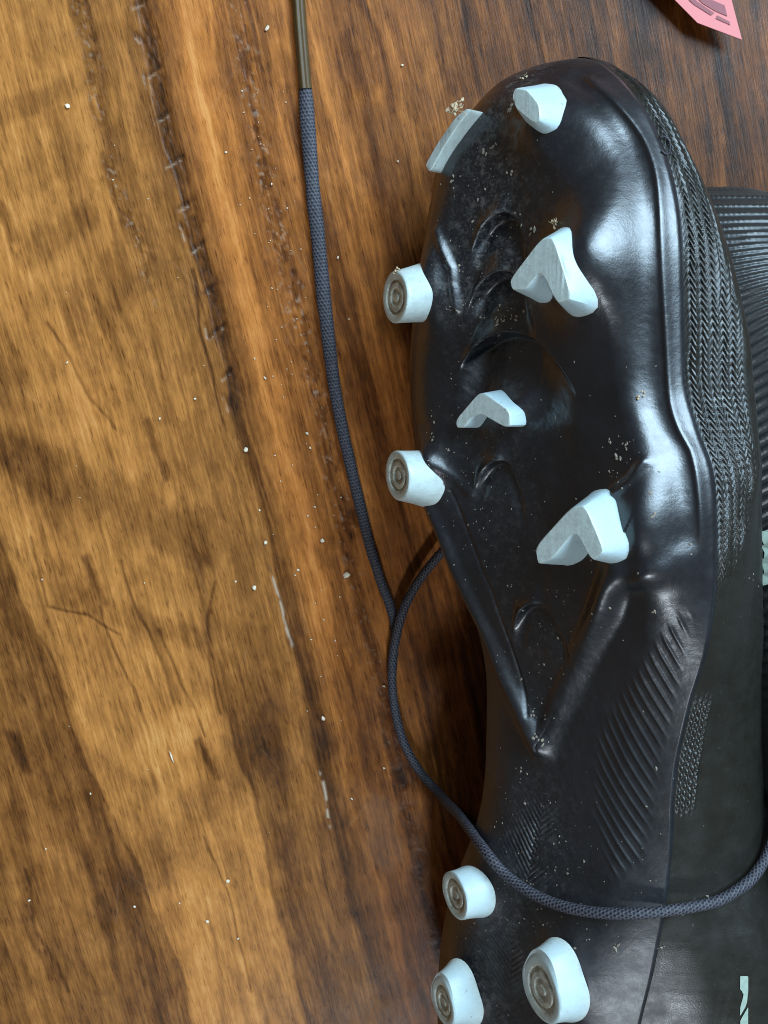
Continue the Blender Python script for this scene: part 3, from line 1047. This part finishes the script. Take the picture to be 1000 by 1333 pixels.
# ------------------------------------------------------------------ the second boot, standing behind, ribbed toe
def second_boot():
    toe = on_z(948, 236, 24)
    root = empty('football_boot', (toe[0] + 8, toe[1] - 130, 0))
    tag(root, 'ribbed dark grey football boot standing behind the upturned boot', 'boot')
    Lb = 275.0
    v = np.concatenate([18 * np.linspace(0, 1, 60) ** 2, np.arange(18.4, Lb - 12, 0.45), Lb - 12 * np.linspace(1, 0, 24) ** 2])
    cx = toe[0] + 3 + np.interp(v, [0, 30, 60, 120, Lb], [0, 9, 20, 34, 40])
    half = np.interp(v, [0, 4, 12, 30, 60, 95, 150, 200, 250, Lb], [1, 15, 25, 36, 44, 46, 37, 33, 32, 3])
    half = np.where(v < 30, 34 * np.sqrt(np.clip(1 - (1 - v / 30) ** 2, 0, 1)) + 0.2 + 2 * v / 30, half)
    Hh = np.interp(v, [0, 30, 70, 110, 150, 200, Lb], [22, 40, 50, 62, 78, 84, 80]) * np.sqrt(np.clip(1 - np.clip(1 - v / 30, 0, 1) ** 2, 0.01, 1))
    Hh = Hh * np.clip((Lb - v) / 10, 0.05, 1) ** 0.4
    th = np.linspace(-0.15, math.pi + 0.15, 220)
    T, Vv = np.meshgrid(th, v)
    e = 0.82
    X = -np.sign(np.cos(T)) * np.abs(np.cos(T)) ** e * half[:, None]
    Z = 10 + np.sign(np.sin(T)) * np.abs(np.sin(T)) ** 0.8 * Hh[:, None]
    arcx = -np.cos(T) * half[:, None]
    ph = (Vv + 0.62 * (arcx + half[:, None]) * smooth(Vv, 6, 40)) / 2.9
    rib = np.sin(2 * math.pi * ph)
    m = smooth(np.sin(T), 0.05, 0.3) * (1 - smooth(Vv, 120, 150))
    d = 0.55 * m * (np.clip(rib, -0.6, 1)) + 0.18 * m * np.sin(2 * math.pi * arcx / 1.3) * np.clip(rib, 0, 1)
    X = X - np.cos(T) * d
    Z = Z + np.sin(T) * d
    G = np.stack([cx[:, None] + X, toe[1] - Vv, Z], -1)
    u2 = link('upper', grid_mesh('upper', G, flip=True), RIBBED, root)
    tag(u2, 'dark grey upper with slanting ribs across the toe')
    # sole slab under it
    k = slice(0, None, 6)
    vv, hh, cc = v[k], half[k] + 0.6, cx[k]
    rows = []
    for z, g in ((9.2, -3), (10.8, 0.3), (10.2, 1.2), (7.2, 1.2), (6.4, 0.2), (6.4, -4)):
        pass
    prof = [(-1, 10.5, 0.0), (-1, 11.4, 1.0), (-1, 7.4, 1.2), (-1, 6.4, 0.0), (1, 6.4, 0.0), (1, 7.4, 1.2), (1, 11.4, 1.0), (1, 10.5, 0.0)]
    Gs = np.stack([np.stack([cc + sgn * (hh + g), toe[1] - vv, np.full(len(vv), z)], -1) for sgn, z, g in prof], 1)
    sole_me = grid_mesh('outsole', Gs, {'dust': np.zeros(Gs.shape[:2]), 'matte': np.ones(Gs.shape[:2]) * .5}, flip=True)
    link('outsole', sole_me, SOLE, root)
    stud_proto = None
    for vx, off in ((28, -20), (28, 18), (62, -33), (62, 33), (100, -34), (100, 34), (205, -22), (205, 22), (243, -20), (243, 20)):
        c = np.array([np.interp(vx, v, cx) + off, toe[1] - vx])
        V, F = [], []
        for z, rr in ((7.0, 8.0), (3.5, 7.0), (0.6, 6.2), (0.05, 5.6)):
            for q in range(24):
                a = 2 * math.pi * q / 24
                V.append((c[0] + rr * math.cos(a), c[1] + rr * math.sin(a), z))
        for k2 in range(3):
            for q in range(24):
                F.append((k2 * 24 + q, k2 * 24 + (q + 1) % 24, (k2 + 1) * 24 + (q + 1) % 24, (k2 + 1) * 24 + q)[::-1])
        F.append(tuple(range(72, 96))[::-1])
        me = raw_mesh('stud', V, F)
        a_ = me.attributes.new('dirt_bounce', 'FLOAT', 'POINT')
        link('stud', me, STUD, root)
    # pale mint side stripe, seen at the right edge of the picture
    tr = BVHTree.FromObject(u2, bpy.context.evaluated_depsgraph_get())
    return root, u2


boot2, upper2 = second_boot()
bpy.context.view_layer.update()
deps = bpy.context.evaluated_depsgraph_get()


def tree_of(objs):
    V, F, base = [], [], 0
    for o in objs:
        me = o.data
        co = np.empty(len(me.vertices) * 3, np.float32)
        me.vertices.foreach_get('co', co)
        co = co.reshape(-1, 3)
        V.append(co)
        lp = np.empty(len(me.loops), np.int32)
        me.loops.foreach_get('vertex_index', lp)
        F += [tuple(lp[p.loop_start:p.loop_start + p.loop_total] + base) for p in me.polygons] if len(me.polygons) < 5000 else (lp.reshape(-1, 4) + base).tolist()
        base += len(co)
    V = np.concatenate(V)
    return BVHTree.FromPolygons(V.tolist(), F)


BT = tree_of([outsole, upper])
BT2 = tree_of([upper2])


def hit(px, py, tree=None):
    """first surface point (mm) and normal along the sight line of a pixel"""
    d = ray(px, py)
    d = d / np.linalg.norm(d)
    r = (tree or BT).ray_cast(Vector(CAM * MM), Vector(d))
    if r[0] is None:
        return None, None
    nn = np.array(r[1])
    if nn @ d > 0:
        nn = -nn
    return np.array(r[0]) / MM, nn


def patch(name, rows, tree, mat, parent, lift=0.25):
    """a thin printed patch that follows the surface; rows = list of (x0, x1, y)"""
    V = []
    for x0, x1, y in rows:
        for x in (x0, x1):
            p, nn = hit(x, y, tree)
            if p is None:
                return None
            V.append(p + nn * lift)
    F = [(2 * k, 2 * k + 1, 2 * k + 3, 2 * k + 2) for k in range(len(rows) - 1)]
    me = raw_mesh(name, V, F)
    return link(name, me, mat, parent)


stroke = [(963.5, 973.0, 1270), (963, 973.5, 1272), (963, 973.5, 1287), (965.5, 973.5, 1290), (967.5, 973, 1294), (966.5, 972.5, 1299), (965, 972, 1304), (963.5, 970, 1310), (963, 966, 1317), (963, 963.6, 1321)]
pm = patch('printed_mark', stroke, BT, MARK, boot)
pm2 = patch('printed_mark', [(973, 973.5, 1311), (969, 973.5, 1318), (965.5, 973.5, 1324), (963.5, 973.5, 1328), (963, 973.5, 1345)], BT, MARK, boot)
for q in (pm, pm2):
    if q:
        q['label'] = 'pale mint printed stroke on the dark upper'
pm = patch('printed_mark', [(995 + max(0, 692 - y) * 0.5, 1012, y) for y in np.arange(686, 762, 4)], BT2, MARK, boot2, 1.3)
if pm:
    pm['label'] = 'pale mint printed patch on the side of the upper'

# ------------------------------------------------------------------ laces
def lace(name, path, wa, wb, up_vec, n_around=44, step=0.22, freq=1.15, strands=11, cap=True, parent=None, start_taper=True):
    P = catmull(path, 24)
    s = np.concatenate([[0], np.cumsum(np.linalg.norm(np.diff(P, axis=0), axis=1))])
    t = np.arange(0, s[-1], step)
    P = np.stack([np.interp(t, s, P[:, k]) for k in range(3)], 1)
    ker = np.hanning(31)
    ker /= ker.sum()
    Pp = np.pad(P, ((15, 15), (0, 0)), mode='reflect', reflect_type='odd')
    P = np.stack([np.convolve(Pp[:, k], ker, 'valid') for k in range(3)], 1)
    T = np.gradient(P, axis=0)
    T /= np.linalg.norm(T, axis=1, keepdims=True)
    B = np.cross(T, up_vec)
    B /= np.linalg.norm(B, axis=1, keepdims=True) + 1e-9
    Nn_ = np.cross(B, T)
    th = np.linspace(0, 2 * math.pi, n_around, endpoint=False)
    TH, S_ = np.meshgrid(th, t)
    # plait: two families of yarns crossing
    fa = np.sin(TH * strands / 2 + S_ * math.pi / freq) ** 2
    fb = np.sin(TH * strands / 2 - S_ * math.pi / freq) ** 2
    br = np.maximum(fa * (0.6 + 0.4 * fb), fb * 0.8) * (0.55 + 0.45 * np.sin(S_ * 2 * math.pi / freq) ** 2)
    rad = 1 + 0.20 * (br - 0.5)
    tp = np.ones_like(t)
    if start_taper:
        tp = 0.82 + 0.18 * smooth(t, 0, 8)
    tp = tp * (1 + 0.16 * (N1.fbm(t / 9, t * 0 + 5.5, 3) - 0.5))
    P = P + 0.5 * np.stack([N2.fbm(t / 12, t * 0 + 1.5 + k, 2) - 0.5 for k in (0, 20, 40)], 1) * np.array([1, 1, 0.2])
    if isinstance(wa, tuple):
        wa = np.interp(t, [0, 60, 120, 180, 200], [wa[0], wa[0], wa[1] * 0.6 + wa[0] * 0.4, wa[1], wa[1] * 0.62])[:, None]
    X = P[:, None, :] + B[:, None, :] * (np.cos(TH) * wa * rad * tp[:, None])[..., None] + Nn_[:, None, :] * (np.sin(TH) * wb * rad * tp[:, None])[..., None]
    fz = np.clip(br + 0.40 * (N4.fbm(TH * 6, S_ * 3, 2) - 0.5), 0, 1)
    me = grid_mesh(name, X, {'braid': fz}, wrap=True)
    return me, P


tz = 1.6
strand1 = [on_z(x, y, z) for x, y, z in ((397, 108, 1.9), (402, 180, 1.9), (409, 260, 1.9), (417, 345, 1.9), (426, 430, 1.9), (438, 520, 1.9), (455, 600, 1.9), (474, 680, 1.9),
                                        (494, 752, 1.8), (508, 788, 1.6), (515, 818, 1.3), (512.5, 850, 1.1), (511.5, 900, 1.1), (520.5, 950, 1.1), (541, 996, 1.1), (568, 1030, 1.1), (610, 1068, 1.1), (660, 1095, 1.1))]
me, P1 = lace('shoelace', strand1, (2.2, 1.45), 1.2, np.array([0, 0, 1.0]), freq=2.1, strands=12)
lace1 = empty('shoelace', P1[0] * np.array([1, 1, 0]))
tag(lace1, 'flat dark braided lace lying straight on the wood, its tip at the top edge', 'shoelace')
link('braid', me, LACE, lace1)
# plastic tip: rolled sheath with a lengthwise overlap
ag = [on_z(x, y, 1.9) for x, y in ((398, 116), (394, 70), (390, 20), (386, -40), (383, -75))]
Pa = catmull(ag, 12)
Ta = np.gradient(Pa, axis=0)
Ta /= np.linalg.norm(Ta, axis=1, keepdims=True)
Ba = np.cross(Ta, [0, 0, 1.0])
Na = np.cross(Ba, Ta)
th = np.linspace(0, 2 * math.pi, 40, endpoint=False)
rr = 1.55 + 0.28 * np.exp(-((th - math.pi * 0.62) / 0.16) ** 2) - 0.25 * np.exp(-((th - math.pi * 0.47) / 0.12) ** 2)
Xa = Pa[:, None, :] + Ba[:, None, :] * (np.cos(th) * rr * 1.25)[None, :, None] + Na[:, None, :] * (np.sin(th) * rr)[None, :, None]
endr = np.linspace(1, 0.0, 5)[1:]
caps = [Pa[-1] + (Xa[-1] - Pa[-1]) * e + Ta[-1] * 0.5 * (1 - e) for e in endr]
Xa = np.concatenate([Xa, np.array(caps)], 0)
link('aglet', grid_mesh('aglet', Xa, wrap=True), AGLET, lace1)['label'] = 'glossy dark plastic lace tip'

# second strand: from under the boot, round on the wood and up over the heel
path = [on_z(720, 668, 3.5), on_z(680, 668, 4.5), on_z(645, 675, 6), on_z(614, 690, 6.5), on_z(590, 706, 6.5), on_z(566, 729, 5.5), on_z(541, 762, 4.8), on_z(523, 800, 4.8), on_z(512, 850, 4.2), on_z(511, 900, 3.7), on_z(520, 950, 3.7), on_z(540, 995, 4.0), on_z(566, 1027, 6.0)]
over = [(598, 1062), (630, 1105), (660, 1140), (700, 1167), (750, 1184), (810, 1190), (870, 1186), (925, 1176), (965, 1156), (990, 1130), (1004, 1100), (1015, 1060)]
ctrl_h = []
for x, y in over:
    best = None
    for ox, oy in ((0, 0), (-10, 0), (10, 0), (0, -10), (0, 10)):
        p, nn = hit(x + ox, y + oy)
        if p is not None:
            dep = (CAM - p) @ (-LOOK)
            best = dep if best is None else min(best, dep)
    ctrl_h.append(best)
known = [i for i, b in enumerate(ctrl_h) if b is not None]
tcam = (CAM - on_z(566, 1027, 6.0)) @ (-LOOK)
xs = [-1] + known
ys = [tcam] + [ctrl_h[i] for i in known]
dep = np.interp(np.arange(len(over)), xs, ys)
ds = dep.copy()
for _ in range(2):
    ds[1:-1] = np.minimum(ds[1:-1], 0.25 * ds[:-2] + 0.5 * ds[1:-1] + 0.25 * ds[2:])
for (x, y), dd in zip(over, ds):
    path.append(CAM + ray(x, y) * (dd - 2.6))
me, P2 = lace('shoelace', path, 1.45, 1.4, np.array([0.1, 0.2, 1.0]), freq=1.9, strands=8)
lace2 = link('shoelace', me, LACE)
tag(lace2, 'round dark braided lace looping from under the boot across its heel', 'shoelace')

tp = []
for x, y in ((857, 181), (865, 179), (871, 184), (873, 192), (870, 200), (864, 203), (860, 196)):
    p, nn = hit(x, y)
    if p is not None:
        tp.append(p + nn * 0.5)
if len(tp) > 4:
    me, _ = lace('loose_thread', tp, 0.22, 0.22, np.array([0.1, 0.2, 1.0]), n_around=8, step=0.25, strands=2, start_taper=False)
    link('loose_thread', me, LACE, boot)['label'] = 'frayed loop of thread pulled from the knit at the toe'

# ------------------------------------------------------------------ pink ticket at the top right corner
def ticket():
    root = empty('paper_ticket', on_z(930, -10, 0))
    tag(root, 'corner of a pink printed paper ticket at the upper right edge', 'ticket')
    zc = 6.0

    def sheet(name, poly, lift, mat, thick):
        Pp = np.array([on_z(x, y, zc + lift) for x, y in poly])
        m = len(Pp)
        V = np.vstack([Pp, Pp - [0, 0, thick]])
        F = [tuple(range(m))[::-1], tuple(range(m, 2 * m))] + [(i, (i + 1) % m, m + (i + 1) % m, m + i) for i in range(m)]
        return link(name, raw_mesh(name, V, F, False), mat, root)
    sheet('card', [(874, -5), (908, 29.5), (966, 51.5), (953, 2), (930, -90), (800, -80)], 0, PINK, 0.35)
    sheet('printed_bar', [(897, 0), (904, 6), (926, 20), (930, 17), (908, 2), (903, -3)], 0.2, PINK_INK, 0.1)
    sheet('printed_bar', [(932, 24), (951, 32.5), (949.5, 28), (934, 20)], 0.2, PINK_INK, 0.1)
    sheet('printed_bar', [(908, -2), (916, 5), (931, 14), (947, 21), (943.5, 7), (925, -1), (915, -12)], 0.2, PINK_INK, 0.1)
    return root


ticket()

# ------------------------------------------------------------------ crumbs, fibres and grit
ICO = None


def chunk(c, size, nrm, seed, flat=0.6, stretch=1.0, ang=0.0):
    """a small irregular crumb as vertices and faces"""
    r = np.random.default_rng(seed)
    t = (1 + 5 ** 0.5) / 2
    V = np.array([(-1, t, 0), (1, t, 0), (-1, -t, 0), (1, -t, 0), (0, -1, t), (0, 1, t), (0, -1, -t), (0, 1, -t), (t, 0, -1), (t, 0, 1), (-t, 0, -1), (-t, 0, 1)]) / 1.9
    F = [(0, 11, 5), (0, 5, 1), (0, 1, 7), (0, 7, 10), (0, 10, 11), (1, 5, 9), (5, 11, 4), (11, 10, 2), (10, 7, 6), (7, 1, 8), (3, 9, 4), (3, 4, 2), (3, 2, 6), (3, 6, 8), (3, 8, 9), (4, 9, 5), (2, 4, 11), (6, 2, 10), (8, 6, 7), (9, 8, 1)]
    V = V * r.uniform(0.65, 1.25, (12, 1))
    nrm = nrm / np.linalg.norm(nrm)
    a = np.cross(nrm, [math.cos(ang), math.sin(ang), 0.13])
    a /= np.linalg.norm(a)
    b = np.cross(nrm, a)
    return c + size * (V[:, :1] * a / stretch ** 0.5 + V[:, 1:2] * b * stretch + V[:, 2:] * nrm * flat), F


def join(items):
    V, F, k = [], [], 0
    for v, f in items:
        V.append(v)
        F += [tuple(i + k for i in q) for q in f]
        k += len(v)
    return np.vstack(V), F


def table_h(px, py):
    return on_z(px, py, 0.2)


CR = [((452, 748), 1.15, 1.2, 'largest pale crumb on the wood, beside the end of the straight lace'),
      ((331, 765), 0.75, 1.1, 'pale crumb on the wood just left of the splintered seam'),
      ((421, 935), 0.85, 1.1, 'lone pale crumb on dark wood below the splintered seam'),
      ((346, 706), 0.75, 1.0, 'pale crumb at the seam above its splintered run'),
      ((320, 586), 0.8, 1.2, 'pale crumb on the seam at the end of the gouges'),
      ((420, 704), 0.7, 1.0, 'small pale crumb between the seam and the straight lace'),
      ((223, 984), 0.72, 3.4, 'thin pale splinter lying on the honey coloured wood'),
      ((297, 1147), 0.75, 1.0, 'upper of the two pale crumbs on the wood near the bottom'),
      ((270, 1199), 0.65, 1.1, 'lower of the two pale crumbs on the wood near the bottom'),
      ((88, 138), 0.75, 1.1, 'pale crumb on the wood at the upper left'),
      ((348, 37), 0.7, 1.3, 'pale crumb on the wood left of the plastic lace tip')]
for k, (p, sz, st, lab) in enumerate(CR):
    c = table_h(*p) + np.array([0, 0, sz * 0.35])
    V, F = chunk(c, sz, np.array([0.1, 0, 1.0]), 100 + k, 0.7, st, 1.8 if st > 3 else 0.4 + k)
    o = link('crumb', raw_mesh('crumb', V, F, False), CRUMB)
    tag(o, lab, 'crumb', 'pale crumbs scattered on the table')

items = []
for k in range(80):
    x, y = rng.uniform(10, 560), rng.uniform(5, 1325)
    if k < 60:
        t = rng.random()
        x, y = 330 + 110 * t + rng.normal(0, 30), 60 + 900 * t + rng.normal(0, 40)
    sz = rng.choice([0.16, 0.2, 0.26, 0.36], p=[.4, .3, .2, .1])
    items.append(chunk(table_h(x, y) + [0, 0, 0.05], sz, np.array([0, 0, 1.0]), 300 + k, 0.7, rng.uniform(1, 1.6), rng.uniform(0, 6)))
for x, y in ((500, 1000), (60, 1105), (38, 1172), (175, 1180), (208, 545), (254, 519), (118, 1033), (307, 757), (388, 742), (410, 660), (400, 564), (404, 583), (345, 492), (500, 893), (458, 1040), (310, 1222), (518, 210), (524, 85), (440, 335)):
    items.append(chunk(table_h(x, y) + [0, 0, 0.1], rng.uniform(0.3, 0.5), np.array([0, 0, 1.0]), 900 + int(x), 0.7, 1.3, rng.uniform(0, 6)))
V, F = join(items)
tag(link('table_dust', raw_mesh('table_dust', V, F, False), CRUMB), 'tiny pale specks of dust strewn over the wood', 'dust', kind='stuff')

items = []


def grit(x, y, sz, st=1.3):
    p, nn = hit(x, y)
    if p is None:
        return
    items.append(chunk(p + nn * sz * 0.25, sz, nn, int(x * 7 + y * 13), 0.5, st, rng.uniform(0, 6)))


clusters = [(640, 190, 25, 30, 20), (590, 240, 14, 10, 8), (640, 300, 35, 60, 40), (655, 415, 30, 20, 34), (600, 330, 20, 50, 18), (590, 600, 40, 50, 46), (570, 560, 14, 20, 10), (600, 690, 25, 60, 36), (720, 830, 40, 45, 60), (805, 600, 16, 25, 30),
            (690, 950, 25, 25, 14), (730, 590, 70, 60, 22), (700, 1060, 60, 60, 70), (690, 1150, 60, 50, 90), (670, 1250, 35, 60, 60), (800, 1230, 60, 60, 16), (850, 1120, 60, 60, 10), (690, 700, 80, 90, 40), (600, 440, 20, 40, 14), (900, 700, 60, 200, 12)]
for cx, cy, sx, sy, n in clusters:
    for _ in range(int(n * 0.8)):
        sz = rng.choice([0.13, 0.18, 0.25, 0.42], p=[.45, .32, .17, .06])
        grit(rng.normal(cx, sx), rng.normal(cy, sy), sz, rng.uniform(1, 1.5))
for x, y, sz in ((665, 143, 0.8), (640, 190, .9), (632, 197, .7), (590, 232, .8), (665, 224, .7), (648, 420, .9), (655, 412, .7), (669, 412, .6), (692, 300, .9), (600, 352, .4), (566, 570, .5), (583, 586, .5), (559, 606, .4),
                 (803, 596, .8), (814, 582, .6), (796, 578, .5), (850, 669, .55), (666, 763, .5), (725, 767, .35), (677, 295, .7), (853, 800, .7), (693, 930, .7), (697, 955, .8), (702, 968, .8), (680, 1005, .6), (802, 1233, .8), (860, 1230, .5), (978, 750, .5)):
    for k in range(3):
        grit(x + rng.normal(0, 2.5), y + rng.normal(0, 3), sz * rng.uniform(0.35, 0.75), rng.uniform(1, 1.8))
V, F = join(items)
tag(link('sole_grit', raw_mesh('sole_grit', V, F, False), GRIT), 'pale sand grit and dried bits stuck to the black sole', 'grit', kind='stuff')


def fibres(name, px, py, size, n, lab, tree=None, at=None):
    p = at
    if p is None:
        p, nn = hit(px, py)
    if p is None:
        return
    its = []
    main = rng.uniform(0, math.pi)
    for k in range(n):
        q = np.array([math.cos(main), math.sin(main), 0.1]) * rng.normal(0, size * 0.42) + rng.normal(0, size * 0.16, 3) + np.array([0, 0, 0.4])
        its.append(chunk(p + q, size * rng.uniform(0.10, 0.20), np.array([0.2, 0.1, 1.0]), int(px * 3 + k), 0.8, rng.uniform(1, 1.7), rng.uniform(0, 6)))
    for k in range(max(2, n // 4)):
        c, a = p + np.array([0, 0, 0.5]) + rng.normal(0, size * 0.2, 3), main + rng.normal(0, 0.7)
        for j in range(5):
            a += rng.normal(0, 0.4)
            c = c + np.array([math.cos(a), math.sin(a), rng.normal(0, .3)]) * size * 0.13
            its.append(chunk(c, size * 0.055, np.array([0, 0, 1.0]), int(px * 5 + k * 7 + j), 1.0, 2.6, a))
    V, F = join(its)
    o = link(name, raw_mesh(name, V, F, False), FIBRE)
    tag(o, lab, 'grass bits')


tipn = world_pt(*loc(596, 150, 9.0), float(nb(loc(596, 150, 9)[0])) + 9.0)
fibres('dried_grass', 594, 142, 3.4, 22, 'tuft of dried grass stuck to the blade stud at the toe', at=tipn + np.array([-1.2, 1.5, 0]))
fibres('dried_grass', 722, 293, 2.6, 12, 'dried grass bits lodged above the larger chevron stud')
s3 = world_pt(*loc(515, 353, 9.0), 9.0)
fibres('dried_grass', 515, 352, 1.8, 8, 'wisp of dried grass on the upper round stud', at=s3)
fibres('dried_grass', 833, 514, 2.0, 7, 'dry straw bit on the right side of the forefoot sole')
fibres('dried_grass', 682, 101, 1.6, 5, 'curled fibre at the toe tip above the faceted stud')
